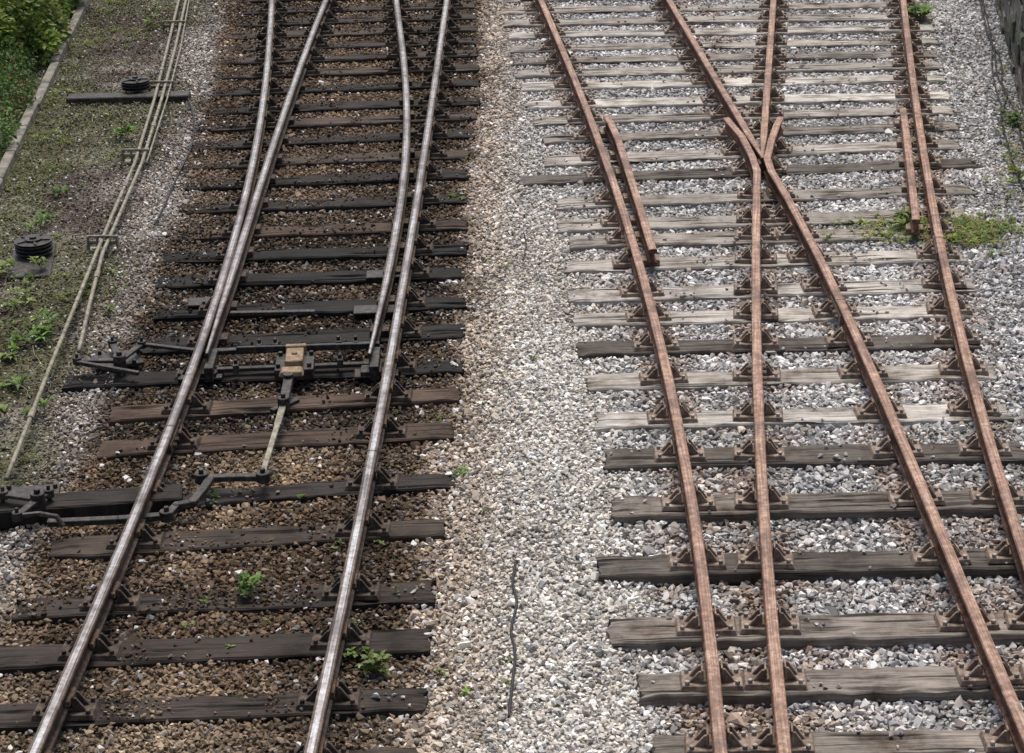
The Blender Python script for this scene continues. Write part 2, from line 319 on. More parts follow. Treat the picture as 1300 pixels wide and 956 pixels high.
def tint(x,y):
    xl=np.interp(y,L_[:,1],L_[:,0]); xr=np.interp(y,Rr[:,1],Rr[:,0]); x1=np.interp(y,R1[:,1],R1[:,0]); x4=np.interp(y,R4[:,1],R4[:,0])
    x2=np.interp(y,R2[:,1],R2[:,0]); x3=np.interp(y,R3lo[:,1],R3lo[:,0]); xrod=np.interp(y,ROD[:,1],ROD[:,0]); xk=np.interp(y,KRB[:,1],KRB[:,0])
    n1=fbm(x,y,1.1,1); n2=fbm(x,y,.35,2); n3=fbm(x,y,2.3,6)
    def C(c): return np.ones(x.shape+(1,))*np.array(c)
    def mx(a,c,m): m=np.clip(m,0,1)[...,None]; return a*(1-m)+C(c)*m
    c=C((.39,.385,.375)); c=mx(c,(.53,.515,.50),ss(.45,.65,n1)*.8)
    far=ss(18,23,y)
    dR=np.minimum(np.minimum(abs(x-x1),abs(x-x4)),np.minimum(abs(x-x2),abs(x-x3)))
    c=mx(c,(.26,.19,.15),ss(.38,.08,dR)*ss(.35,.6,n2)*.75)
    c=mx(c,(.25,.185,.14),ss(1.,.2,abs(x-x1-.3))*ss(15.5,12,y)*ss(.4,.6,n2)*.5)
    ce=ss(.35,.8,x-xr)*ss(-.15,-.55,x-x1)
    c=mx(c,(.60,.57,.515),ce*(1-far*.6)); c=mx(c,(.34,.30,.25),ce*ss(.5,.7,n1)*.35)
    c=mx(c,(.38,.295,.21),ss(1.15,.5,x-xr)*ss(-.2,.1,x-xr)*.7)
    tr=ss(.62,.25,x-xr+(n2-.5)*.4)*ss(.95,.55,xl-x+(n2-.5)*.4)
    c=mx(c,(.235,.172,.115),tr); c=mx(c,(.095,.066,.044),tr*ss(.42,.58,n1)*.8); c=mx(c,(.33,.265,.19),tr*ss(.52,.7,n3)*.5)
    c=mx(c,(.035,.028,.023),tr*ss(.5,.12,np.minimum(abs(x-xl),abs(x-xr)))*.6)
    oil=ss(OIL0-.6,OIL0+.3,y)*ss(OIL1+1.,OIL1-.4,y); oil=np.maximum(oil,.4*ss(OIL1-.4,OIL1+1,y)); c=mx(c,(.04,.032,.026),tr*oil*(.45+.5*ss(.3,.55,n2)))
    le=ss(.6,.95,xl-x+(n2-.5)*.4); c=mx(c,(.33,.30,.26),le); c=mx(c,(.19,.16,.13),le*ss(.42,.6,n1)*.7)
    di=ss(-.35,.25,xrod-x+(n1-.5)*.8)*ss(10,14,y); c=mx(c,(.145,.122,.10),di*.9); c=mx(c,(.30,.275,.24),di*ss(.5,.62,n2)*.6); c=mx(c,(.07,.055,.042),di*ss(.48,.62,fbm(x,y,.6,31))*.6)
    mo=ss(.55,.68,n1)*di; c=mx(c,(.10,.12,.04),mo*.5)
    c=mx(c,(.075,.09,.03),di*ss(.7,.1,x-xk)*.5)
    return c*(.8+.4*n2)[...,None],di,mo,le,tr,ce
gx=np.concatenate([[-900,-400,-150,-60,-30,-18,-12],np.arange(-9,9.01,.1),[12,18,30,60,150,400,900]])
gy=np.concatenate([[-900,-400,-150,-50,-15,0,5],np.arange(8,33.01,.1),[36,42,55,90,160,400,1200]])
X,Y=np.meshgrid(gx,gy); Z=zb(X,Y)-.012
me=bpy.data.meshes.new('ground'); nx=len(gx); ny=len(gy)
V=np.stack([X.ravel(),Y.ravel(),Z.ravel()],1); fi=[(j*nx+i,j*nx+i+1,(j+1)*nx+i+1,(j+1)*nx+i) for j in range(ny-1) for i in range(nx-1)]
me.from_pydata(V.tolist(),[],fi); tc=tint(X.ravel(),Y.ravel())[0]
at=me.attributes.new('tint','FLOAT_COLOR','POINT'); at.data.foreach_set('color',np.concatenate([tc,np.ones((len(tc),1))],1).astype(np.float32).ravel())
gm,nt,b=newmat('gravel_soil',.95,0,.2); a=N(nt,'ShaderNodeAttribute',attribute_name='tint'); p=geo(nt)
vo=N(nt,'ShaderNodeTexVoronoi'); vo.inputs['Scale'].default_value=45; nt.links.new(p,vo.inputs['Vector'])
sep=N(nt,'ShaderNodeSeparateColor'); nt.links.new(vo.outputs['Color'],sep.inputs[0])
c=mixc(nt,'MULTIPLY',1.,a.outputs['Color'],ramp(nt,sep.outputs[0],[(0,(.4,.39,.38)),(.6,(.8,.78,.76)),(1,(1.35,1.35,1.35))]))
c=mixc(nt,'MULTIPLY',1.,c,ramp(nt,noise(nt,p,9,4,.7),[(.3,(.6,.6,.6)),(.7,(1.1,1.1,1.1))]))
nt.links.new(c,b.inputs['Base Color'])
iv=N(nt,'ShaderNodeMath',operation='MULTIPLY'); iv.inputs[1].default_value=-1; nt.links.new(vo.outputs['Distance'],iv.inputs[0]); bump(nt,b,iv.outputs[0],.9,.02)
me.materials.append(gm); me.update(); go=bpy.data.objects.new('ground',me); scn.collection.objects.link(go)
# ---------------------------------------------------------------- scatter helper
def scatter(name,pos,rot,scl,idx,tin,protos):
    col=bpy.data.collections.new(name+'_pieces')
    for o in protos: col.objects.link(o)
    me=bpy.data.meshes.new(name); me.vertices.add(len(pos)); me.vertices.foreach_set('co',pos.astype(np.float32).ravel())
    def at(n,t,k,v): q=me.attributes.new(n,t,'POINT'); q.data.foreach_set(k,v.ravel())
    at('rot','FLOAT_VECTOR','vector',rot.astype(np.float32)); at('scl','FLOAT_VECTOR','vector',scl.astype(np.float32)); at('idx','INT','value',idx.astype(np.int32))
    at('tint','FLOAT_COLOR','color',np.concatenate([tin,np.ones((len(tin),1))],1).astype(np.float32))
    me.update(); o=bpy.data.objects.new(name,me); scn.collection.objects.link(o)
    ng=bpy.data.node_groups.new(name,'GeometryNodeTree'); ng.interface.new_socket('Geometry',in_out='INPUT',socket_type='NodeSocketGeometry'); ng.interface.new_socket('Geometry',in_out='OUTPUT',socket_type='NodeSocketGeometry')
    gi=ng.nodes.new('NodeGroupInput'); g2=ng.nodes.new('NodeGroupOutput'); ip=ng.nodes.new('GeometryNodeInstanceOnPoints'); ci=ng.nodes.new('GeometryNodeCollectionInfo')
    ci.inputs['Collection'].default_value=col; ci.inputs['Separate Children'].default_value=True; ci.inputs['Reset Children'].default_value=True
    def na(n,t): q=ng.nodes.new('GeometryNodeInputNamedAttribute'); q.data_type=t; q.inputs['Name'].default_value=n; return q.outputs['Attribute']
    l=ng.links.new; l(gi.outputs[0],ip.inputs['Points']); l(ci.outputs[0],ip.inputs['Instance']); ip.inputs['Pick Instance'].default_value=True
    re=ng.nodes.new('GeometryNodeRealizeInstances')
    l(na('idx','INT'),ip.inputs['Instance Index']); l(na('rot','FLOAT_VECTOR'),ip.inputs['Rotation']); l(na('scl','FLOAT_VECTOR'),ip.inputs['Scale']); l(ip.outputs[0],re.inputs[0]); l(re.outputs[0],g2.inputs[0])
    md=o.modifiers.new('scatter','NODES'); md.node_group=ng; return o
sm,nt,b=newmat('ballast_stone',1.,0,.0); a=N(nt,'ShaderNodeAttribute',attribute_name='tint')
df=N(nt,'ShaderNodeBsdfDiffuse'); nt.links.new(a.outputs['Color'],df.inputs['Color']); nt.links.new(df.outputs[0],nt.nodes['Material Output'].inputs['Surface'])
protos=[]
for i in range(14):
    bm=bmesh.new(); rad=np.array([1,random.uniform(.7,.95),random.uniform(.5,.75)])*.52
    for k in range(11):
        v=rng.normal(size=3); v/=np.linalg.norm(v); bm.verts.new(v*rad*random.uniform(.9,1.12))
    r=bmesh.ops.convex_hull(bm,input=bm.verts); 
    bmesh.ops.delete(bm,geom=[q for q in r['geom_interior'] if isinstance(q,bmesh.types.BMVert)],context='VERTS')
    bmesh.ops.recalc_face_normals(bm,faces=bm.faces)
    m=bpy.data.meshes.new('stone'); bm.to_mesh(m); m.materials.append(sm); protos.append(bpy.data.objects.new('stone_%02d'%i,m))
sp=.0325
ys=np.arange(9.6,30,sp*.9); px=[];py=[]
for y in ys:
    zc=y*math.cos(P)+CZ*math.sin(P); hw=.2245*zc+.7; q=np.arange(-hw,hw,sp); px.append(q); py.append(np.full(len(q),y))
px=np.concatenate(px);py=np.concatenate(py); px+=rng.uniform(-.5,.5,len(px))*sp*1.2; py+=rng.uniform(-.5,.5,len(py))*sp*1.2
inside=np.zeros(len(px),bool); zin=np.zeros(len(px))
for (A,u,w,Lh,W_,zt) in IL+IR:
    du=(px-A[0])*u[0]+(py-A[1])*u[1]; dw=(px-A[0])*w[0]+(py-A[1])*w[1]; k=((du>.02)&(du<Lh-.02)&(abs(dw)<W_/2-.016)); inside|=k; zin[k]=zt
t,di,mo,le,tr,ce=tint(px,py)
xl_=np.interp(py,L_[:,1],L_[:,0]); x1_=np.interp(py,R1[:,1],R1[:,0]); xr_a=np.interp(py,Rr[:,1],Rr[:,0])
nn=fbm(px,py,.3,21); nb=fbm(px,py,.7,41)
bet=ss(.12,.35,px-xl_)*ss(-.12,-.35,px-xr_a)
cov=1.3*ss(.12,.5,xl_-px)*ss(15.5,19,py)*ss(.28,.45,nn)+.35*ss(.58,.72,nn)*(px<x1_-1)+.16*ss(.55,.75,nn)+.6*ss(.35,.5,xl_-px)*ss(14,12,py)*ss(.45,.6,nn)
cov=cov+1.1*bet*ss(15.4,14.2,py)*ss(.42,.58,nb)+.35*bet*ss(18.5,20,py)*ss(.5,.65,nb)
keep=(~inside)|(rng.random(len(px))<cov*.75)
keep&=rng.random(len(px))>di*.35
px,py,t,di,le,tr,ce,inside,zin=[q[keep] for q in(px,py,t,di,le,tr,ce,inside,zin)]; n=len(px)
size=.047*np.exp(rng.normal(0,.26,n)); size*=1-.22*ce-.2*tr-.22*le-.25*di; size[inside]*=.72
big=rng.random(n)<.04; size[big]*=1.35
br=np.exp(rng.normal(-.05,.32,n)); col=t*br[:,None]; col[inside]*=.8
k=rng.random(n); clean=1-np.clip(tr*.8+di*.5,0,1)
def rec(m,c,amt): 
    global col
    col[m]=col[m]*(1-amt)+np.array(c)*amt
rec((k<.11)&(rng.random(n)<clean),(.72,.71,.69),.7); rec((k>.11)&(k<.2),(.29,.20,.155),.45); rec((k>.2)&(k<.32)&(rng.random(n)<clean+.2),(.21,.215,.23),.55); rec((k>.32)&(k<.38),(.38,.30,.20),.4); rec((k>.38)&(k<.42),(.08,.075,.07),.6)
col=np.clip(col,.008,.82)
pos=np.stack([px,py,zb(px,py)+rng.uniform(-.008,.014,n)],1); pos[inside,2]=zin[inside]+size[inside]*.12
rot=rng.uniform(-.7,.7,(n,3)); rot[:,2]=rng.uniform(0,6.28,n); scl=size[:,None]*rng.uniform(.85,1.15,(n,3))
ex=[]
for (A,u,w,Lh,W_,zt) in IL+IR:
    for _ in range(random.randint(3,11)):
        q=A+u*random.uniform(.05,Lh-.05)+w*random.choice([-1,1])*W_/2*random.uniform(.3,.98)**.5; ex.append((q[0],q[1],zt+.005))
ex=np.array(ex); m_=len(ex); te=tint(ex[:,0],ex[:,1])[0]*np.exp(rng.normal(0,.2,m_))[:,None]
pos=np.vstack([pos,ex]); rot=np.vstack([rot,rng.uniform(-.4,.4,(m_,3))]); scl=np.vstack([scl,rng.uniform(.018,.036,(m_,1))*np.ones((1,3))]); col=np.vstack([col,te])
scatter('ballast',pos,rot,scl,rng.integers(0,14,len(pos)),col,protos)
print('stones',len(pos))
# ---------------------------------------------------------------- plants
def leafmat(name):
    m,nt,b=newmat(name,.55,0,.35); a=N(nt,'ShaderNodeAttribute',attribute_name='tint'); 
    nt.links.new(a.outputs['Color'],b.inputs['Base Color'])
    tr=N(nt,'ShaderNodeBsdfTranslucent'); nt.links.new(a.outputs['Color'],tr.inputs['Color']); mx=N(nt,'ShaderNodeMixShader'); mx.inputs[0].default_value=.35
    out=nt.nodes['Material Output']; nt.links.new(b.outputs[0],mx.inputs[1]); nt.links.new(tr.outputs[0],mx.inputs[2]); nt.links.new(mx.outputs[0],out.inputs['Surface']); return m
M_leaf=leafmat('leaf')
M_stem=rustmat('woody_stem',(.04,.03,.02),(.09,.07,.045),(.15,.12,.08))
def tuft(nl,ln,wd,up,broad=True):
    V=[];F=[]
    for i in range(nl):
        a=random.uniform(0,6.28); l=ln*random.uniform(.5,1.1); el=random.uniform(*up); d=Vector((math.cos(a),math.sin(a),0)); s=Vector((-d.y,d.x,0)); p=Vector((random.uniform(-.1,.1)*ln,random.uniform(-.1,.1)*ln,0)); o=len(V)
        prof_=[.25,.9,1.,.6,.08] if broad else [.9,1,.8,.5,.1]
        for j,wf in enumerate(prof_):
            V+=[p-s*wd*wf/2+Vector((0,0,.15*wd)),p.copy(),p+s*wd*wf/2+Vector((0,0,.15*wd))]
            e=el-j*.28; p=p+(d*math.cos(e)+Vector((0,0,math.sin(e))))*l/4
        for j in range(4):
            for q in(0,1): F.append((o+j*3+q,o+j*3+q+1,o+j*3+q+4,o+j*3+q+3))
    return V,F
def lit(name,V,F,mat,cols):
    me=bpy.data.meshes.new(name); me.from_pydata([tuple(v) for v in V],[],F); me.materials.append(mat)
    at=me.attributes.new('tint','FLOAT_COLOR','POINT'); at.data.foreach_set('color',np.array(cols,dtype=np.float32).ravel()); me.update(); return me
def weed(px,py,nl,ln,wd,h=.12,col=(.13,.215,.05),broad=True):
    ln*=1.3; wd*=1.35
    x,y=S(px,py,.02); V=[];F=[];C=[]
    for k in range(max(1,nl//6)):
        v,f=tuft(6,ln,wd,(.2,1.2),broad); o=len(V); off=Vector((random.gauss(0,ln*.5),random.gauss(0,ln*.6),random.uniform(0,h)))
        V+=[q+off for q in v]; F+=[tuple(i+o for i in q) for q in f]; g=random.uniform(.6,1.4); C+=[(col[0]*g,col[1]*g,col[2]*g,1)]*len(v)
        n=len(V); V+=[Vector((-.002,0,-.02)),Vector((.002,0,-.02)),off+Vector((.002,0,.01)),off+Vector((-.002,0,.01))]; F.append((n,n+1,n+2,n+3)); C+=[(.12,.13,.05,1)]*4
    me=lit('weed_plant',V,F,M_leaf,C); o=bpy.data.objects.new('weed_plant',me); scn.collection.objects.link(o); o.location=(x,y,float(zb(np.array([x]),np.array([y]))[0])+.01)
WL_=[(313,762,60,.055,.022,.16),(476,855,66,.06,.024,.1),(455,835,24,.04,.018,.05),(500,760,12,.03,.012),(1165,27,60,.12,.045,.15),(1155,292,54,.1,.03,.12),(160,178,42,.09,.03,.1),(575,255,30,.06,.022,.05),(581,602,24,.045,.016,.05),
  (275,640,18,.04,.015,.06),(50,432,36,.06,.02,.06),(192,38,36,.09,.02,.12),(290,830,18,.03,.012,.04),(1283,160,36,.08,.025,.10),(185,640,24,.05,.02,.05),(15,400,30,.07,.02,.1),(8,350,36,.1,.03,.16),(135,400,24,.05,.015,.05),(1293,232,18,.07,.02,.1),(600,205,12,.03,.012,.03),(560,860,18,.03,.012,.03),(430,700,14,.03,.012,.04),(262,770,12,.03,.012,.03),(345,690,12,.03,.012,.03),(1270,300,30,.08,.02,.05),(590,150,12,.03,.012,.03),(480,690,12,.03,.012,.03),(452,790,12,.03,.012,.04),(210,700,12,.03,.012,.03),(380,640,12,.03,.012,.03),(240,800,12,.03,.012,.03)]
rv=random.Random(5)
for _ in range(22):
    t=rv.random(); WL_.append((rv.uniform(0,60)+55*(1-t)**2,240+t*300,rv.choice([12,18,30]),rv.uniform(.05,.1),rv.uniform(.015,.03),rv.uniform(.04,.12)))
for w_ in WL_: weed(*w_,**({} if random.random()<.6 else {'col':(.17,.22,.065)}))
pr=[]
for i in range(6):
    v,f=tuft(random.randint(8,14),1.,.22 if i<4 else .07,(.1,1.2),i<4); me=bpy.data.meshes.new('tuft'); me.from_pydata([tuple(q) for q in v],[],f); me.materials.append(M_leaf); pr.append(bpy.data.objects.new('tuft_%d'%i,me))
cx=rng.uniform(-7.5,0.6,160000); cy=rng.uniform(9.5,30.5,160000)
T_,di,mo,le,tr,ce=tint(cx,cy); xr=np.interp(cy,Rr[:,1],Rr[:,0]); xk=np.interp(cy,KRB[:,1],KRB[:,0]); n1=fbm(cx,cy,.4,9); n0=fbm(cx,cy,1.4,12)
near=ss(1.,.1,cx-xk)*ss(9,14,cy)
prob=di*(.012+.8*ss(.58,.69,n1)*ss(.48,.6,n0+.15*near)+.25*near*ss(.5,.65,n1))+le*.05*ss(.58,.7,n1)+tr*.06*ss(.52,.68,n1)*ss(17,12,cy)+.08*ss(.45,.7,cx-xr)*ss(1.2,.8,cx-xr)*ss(.6,.7,n1)
k=rng.random(len(cx))<prob*.5; wx,wy=cx[k],cy[k]; n_a=len(wx)
gxs=[];gys=[]
for _ in range(620):
    a,b2=S(random.gauss(1180,50),random.gauss(300,8),0); gxs.append(a);gys.append(b2)
for _ in range(160):
    a,b2=S(random.gauss(1290,12),random.gauss(190,45),0); gxs.append(a);gys.append(b2)
for _ in range(260):
    a,b2=S(random.gauss(1238,22),random.gauss(302,9),0); gxs.append(a);gys.append(b2)
wx=np.concatenate([wx,gxs]); wy=np.concatenate([wy,gys]); n=len(wx)
bc=np.array([.11,.17,.035])*np.ones((n,1)); g=rng.random((n,1)); bc=bc*(1-g)+np.array([.19,.22,.06])*g; dry=rng.random(n)<.25; bc[dry]=(.24,.19,.10); bc*=np.exp(rng.normal(0,.3,(n,1))); bc[n_a:]*=1.35
wz=zb(wx,wy)+.004; ws=rng.uniform(.018,.06,(n,1)); wz[n_a:]=np.maximum(wz[n_a:],.055); ws[n_a:]*=1.3
scatter('ground_weeds',np.stack([wx,wy,wz],1),np.stack([rng.uniform(-.2,.2,n),rng.uniform(-.2,.2,n),rng.uniform(0,6.28,n)],1),ws*np.ones((1,3)),rng.integers(0,6,n),bc,pr)
print('weeds',n)
# ---------------------------------------------------------------- kerb and shrubs (left)
K0,K1=Vector(S3(132,-40,0)),Vector(S3(-30,302,0)); kd=(K1-K0); KL=kd.length; kd.normalize(); kn=Vector((kd.y,-kd.x,0))
if kn.x>0: kn=-kn
m,nt,b=newmat('kerb_concrete',.9); p=geo(nt); nt.links.new(ramp(nt,noise(nt,p,7,6,.7),[(.3,(.06,.06,.045)),(.5,(.17,.16,.135)),(.7,(.28,.26,.23))]),b.inputs['Base Color']); bump(nt,b,noise(nt,p,60,3),.5,.01); M_kerb=m
kb=MB(); q=0
while q<KL:
    l=.9*random.uniform(.95,1.03); a=K0+kd*q; e=K0+kd*(q+l-.012); j=random.uniform(-.01,.01); kb.bar(a+Vector((0,0,.02+j))+kn*j,e+Vector((0,0,.02+j))+kn*j,.10,.2); q+=l
kb.obj('garden_kerb',[M_kerb],None,.012)
def shrub(name,cl,nleaf,ls,cols,flowers=0):
    V=[];F=[];C=[]; mb=MB()
    for (c,r) in cl:
        c=Vector(c)
        base=Vector((c.x+random.uniform(-.1,.1),c.y+random.uniform(-.1,.1),0)); mb.tube([base,base.lerp(c,.5)+Vector((random.uniform(-.06,.06),random.uniform(-.06,.06),0)),c+Vector((0,0,r*.5))],lambda t:.016*(1-t*.7),6)
        for _ in range(3):
            dd=Vector((random.gauss(0,1),random.gauss(0,1),random.gauss(.4,.7))).normalized(); mb.tube([c,c+dd*r*.9],.005,5)
        lum=random.uniform(.6,1.3)
        for _ in range(int(nleaf*(r/.4)**2)):
            d=Vector((random.gauss(0,1),random.gauss(0,1),random.gauss(.2,.9))).normalized(); rr=r*random.uniform(.5,1.1)**.6
            lump=.85+.3*float(vn(d.x*2+c.x,d.y*2+d.z*3+c.y,.5,3)); p=c+Vector((d.x,d.y,d.z*.85))*rr*lump
            if p.z<.02: continue
            t=(d+Vector((random.gauss(0,.7),random.gauss(0,.7),random.gauss(-.2,.6)))).normalized(); s=t.cross(Vector((random.gauss(0,1),random.gauss(0,1),random.gauss(0,1)))).normalized(); nn=t.cross(s)
            L=ls*random.uniform(.6,1.3); fl=random.random()<flowers
            if fl: L*=.6
            o=len(V); V+=[p,p+t*L*.5+s*L*.3+nn*L*.08,p+t*L-nn*L*.1,p+t*L*.5-s*L*.3+nn*L*.08,p+t*L*.5]; F+=[(o,o+1,o+4),(o+1,o+2,o+4),(o+2,o+3,o+4),(o+3,o,o+4)]
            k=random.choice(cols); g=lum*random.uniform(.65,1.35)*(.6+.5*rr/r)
            if fl: k=(.45,.02,.03); g=1
            C+=[(k[0]*g,k[1]*g,k[2]*g,1)]*5
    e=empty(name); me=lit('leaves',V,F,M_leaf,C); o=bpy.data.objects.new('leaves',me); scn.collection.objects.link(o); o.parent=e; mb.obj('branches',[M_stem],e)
c1=[];c2=[]
for i in range(36):
    t=-.05+.6*i/36; o=K0+kd*KL*t+kn*random.uniform(.3,1.6); c1.append(((o.x,o.y,random.uniform(.25,.85)),random.uniform(.28,.5)))
for i in range(22):
    t=-.02+.5*i/22; o=K0+kd*KL*t+kn*random.uniform(.2,.42); c1.append(((o.x,o.y,random.uniform(.2,.5)),random.uniform(.22,.36)))
for i in range(40):
    t=.36+.62*i/40; o=K0+kd*KL*t+kn*random.uniform(.22,.85); c2.append(((o.x,o.y,random.uniform(.1,.38)),random.uniform(.18,.3)))
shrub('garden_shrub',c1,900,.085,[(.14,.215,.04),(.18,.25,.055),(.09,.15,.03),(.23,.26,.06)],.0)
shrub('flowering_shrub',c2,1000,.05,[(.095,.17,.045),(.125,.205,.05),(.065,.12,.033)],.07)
# ---------------------------------------------------------------- stone wall (right)
W0,W1=Vector(S3(1248,-70,0)),Vector(S3(1340,300,0)); wd=W1-W0; WL=wd.length; wd.normalize(); wn=Vector((-wd.y,wd.x,0))
if wn.x>0: wn=-wn
we=empty('stone_wall'); V=[];F=[];C=[]
z=-.08
while z<2.2:
    h=random.uniform(.16,.26); q=-random.uniform(0,.2)
    while q<WL:
        l=random.uniform(.2,.55); f=random.uniform(0,.035); o=len(V); ja=lambda:random.uniform(-.008,.008)
        a,b_=q+.008,q+l-.008; z0,z1=z+.008,z+h-.008
        for (dep,ins) in((-.12,0),(f,.0),(f+.015,.02)):
            for (qq,zz) in((a+ins,z0+ins),(b_-ins,z0+ins),(b_-ins,z1-ins),(a+ins,z1-ins)):
                p=W0+wd*(qq+ja())+wn*(dep+ja()*.6); V.append((p.x,p.y,zz+ja()))
        for L0 in(0,4):
            for k in range(4): F.append((o+L0+k,o+L0+(k+1)%4,o+L0+4+(k+1)%4,o+L0+4+k))
        F.append((o+8,o+9,o+10,o+11)); g=random.uniform(.5,1.3); k=random.choice([(.2,.19,.165),(.16,.15,.14),(.24,.2,.16),(.12,.13,.10)]); C+=[(k[0]*g,k[1]*g,k[2]*g,1)]*12; q+=l
    z+=h
m,nt,b=newmat('wall_stone',.92); a=N(nt,'ShaderNodeAttribute',attribute_name='tint'); p=geo(nt)
nt.links.new(mixc(nt,'MULTIPLY',1.,a.outputs['Color'],ramp(nt,noise(nt,p,12,5,.75),[(.3,(.4,.42,.35)),(.5,(1,1,1)),(.72,(1.7,1.65,1.5))])),b.inputs['Base Color']); bump(nt,b,noise(nt,p,25,4,.7),.9,.03)
me=lit('stone_courses',V,F,m,C); o=bpy.data.objects.new('stone_courses',me); scn.collection.objects.link(o); o.parent=we
mm=rustmat('lime_mortar',(.05,.047,.04),(.09,.085,.07),(.14,.13,.11)); mo_=MB(); c0=W0-wn*.2; c1_=W1-wn*.2; mo_.bar(c0+Vector((0,0,1.0)),c1_+Vector((0,0,1.0)),.38,2.3); mo_.obj('mortar_core',[mm],we)
cp=MB(); q=0
while q<WL: 
    a=W0+wd*q-wn*.16+Vector((0,0,2.28)); e=W0+wd*(q+.58)-wn*.16+Vector((0,0,2.28)); cp.bar(a,e,.5,.12); q+=.6
cp.obj('coping',[M_kerb],we,.01)
# ---------------------------------------------------------------- point rodding
rod=empty('point_rodding'); zr=.14
pr_=MB()
def path(px,z=zr): return [S3(a,b,z) for a,b in px]
def densp(p,k=6):
    o=[]
    for i in range(len(p)-1):
        for j in range(k): o.append(p[i].lerp(p[i+1],j/k))
    o.append(p[-1]); return o
main1=path([(241,-35),(236,0),(222,62),(205,126),(180,207),(152,272),(130,322),(114,385),(100,446)])
main2=path([(232,-35),(227,0),(212,62),(196,126),(171,207),(143,272),(122,322),(62,470),(8,608)])
third=path([(243,-35),(240,0),(229,62),(212,126),(186,207)])
pr_.tube(densp(main1),.018,8); pr_.tube(densp(main2),.018,8); pr_.tube(densp(third),.010,8); pr_.obj('rods',[M_pipe],rod,0,True)
st=MB()
for (a,b_) in((222,44),(206,122),(174,210),(132,322),(234,-8)):
    p=S3(a,b_,0); an=-.1
    st.box((p.x,p.y,.02),(.28,.12,.05),an); 
    for s in(-.13,-.045,.045,.13): st.box((p.x+s,p.y-.0,.10),(.016,.04,.15),an)
    st.cyl((p.x-.14,p.y,.17),.012,.28,8,0,(1,-.1,0)); st.cyl((p.x-.12,p.y,.112),.02,.24,10,0,(1,-.1,0))
st.obj('rod_rollers',[M_pipe],rod,.002)
jo=MB()
for pth,k in((main1,3),(main2,4),(main2,2),(main1,6),(main2,7)):
    if k<len(pth)-1:
        a=pth[k].lerp(pth[k+1],.4); d=(pth[k+1]-pth[k]).normalized(); jo.cyl(a,.025,.14,10,0,d)
jo.obj('rod_couplings',[M_pipe],rod)
def pulley(px,py,rad,tim):
    e=empty('signal_wire_pulley'); p=S3(px,py,0); mb=MB()
    if tim:
        A=S3(86,128,.05); B_=S3(241,124,.05); t=MB(); t.bar(A,B_,.2,.11); t.obj('timber_base',[M_black],e,.01)
    else:
        t=MB(); t.box((p.x,p.y-.15,.03),(.38,.85,.05),.12); t.obj('base_plate',[M_black],e,.008)
    z=.12 if tim else .09
    for k in range(3):
        zz=z+k*.035; mb.cyl((p.x,p.y,zz),rad,.008,28,0,(0,0,1),rad*.94); mb.cyl((p.x,p.y,zz+.008),rad*.84,.012,28); mb.cyl((p.x,p.y,zz+.02),rad*.94,.008,28,0,(0,0,1),rad)
    mb.cyl((p.x,p.y,z-.05),.03,.18,12); mb.cyl((p.x,p.y,z+.115),.035,.02,6); mb.cyl((p.x,p.y,z+.105),rad*.45,.012,20)
    for a_ in range(5):
        an=a_*1.257; mb.bar(Vector((p.x,p.y,z+.108)),Vector((p.x+math.cos(an)*rad*.9,p.y+math.sin(an)*rad*.9,z+.104)),.02,.01)
    mb.obj('grooved_wheels',[M_black],e,.0)
pulley(174,125,.16,True); pulley(45,330,.17,False)
def crank(name,pivot,arms,z,base=None):
    e=empty(name); mb=MB(); p=S3(*pivot,z); mb.cyl((p.x,p.y,z-.07),.05,.12,16); mb.cyl((p.x,p.y,z+.05),.025,.03,6)
    for a in arms:
        q=S3(*a,z); mb.bar(p,q,.055,.024); mb.cyl((q.x,q.y,z-.03),.036,.06,14); mb.cyl((q.x,q.y,z+.03),.014,.03,8)
    if base: 
        c=S3(*base[0],.0); mb.box((c.x,c.y,z-.085),(base[1],base[2],.03),base[3])
        for sx in(-1,1):
            for sy in(-1,1): mb.cyl((c.x+sx*base[1]*.4,c.y+sy*base[2]*.35,z-.07),.018,.03,6)
    mb.obj('crank_arms',[M_black],e,.004); return e
crank('point_crank',(152,458),[(98,458),(180,437),(143,436)],.17,((150,470),.38,.3,.3))
e2=crank('point_crank',(48,634),[(4,628),(22,655),(62,626)],.2,((40,650),.4,.3,.1))
mb=MB(); mb.tube([S3(22,655,.2),S3(50,652,.2),S3(72,656,.2),S3(80,668,.14)],.018,8); mb.bar(S3(4,628,.2),S3(-60,620,.2),.04,.03); mb.obj('link_rod',[M_black],e2)
e1=MB(); e1.bar(S3(98,460,.17),S3(176,474,.12),.035,.03); e1.bar(S3(180,437,.17),S3(262,447,.17),.04,.026); e1.obj('crank_link_rod',[M_black],None,.003)
tb=MB(); tb.bar(S3(-40,655,.07),S3(232,634,.07),.24,.14); o=tb.obj('crank_timber',[M_slp],None,.012)
at=o.data.attributes.new('tone','FLOAT_COLOR','POINT'); at.data.foreach_set('color',np.tile([.024,.02,.017,1],len(o.data.vertices)).astype(np.float32)); 
uv=o.data.uv_layers.new(name='UVMap'); uv.data.foreach_set('uv',np.array([c for l in o.data.loops for c in (o.data.vertices[l.vertex_index].co.x,o.data.vertices[l.vertex_index].co.y)],dtype=np.float32))
ld=empty('point_drive_linkage'); mb=MB()
pts=[(60,664,.12),(150,660,.12),(212,655,.12),(225,642,.14),(245,638,.16),(258,622,.17),(268,607,.17),(300,606,.17),(334,606,.17)]
for a,b_ in zip(pts[:-1],pts[1:]): mb.bar(S3(*a),S3(*b_),.06,.04)
for q in pts[3:7]: c=S3(*q); mb.cyl((c.x,c.y,c.z-.021),.031,.042,12)
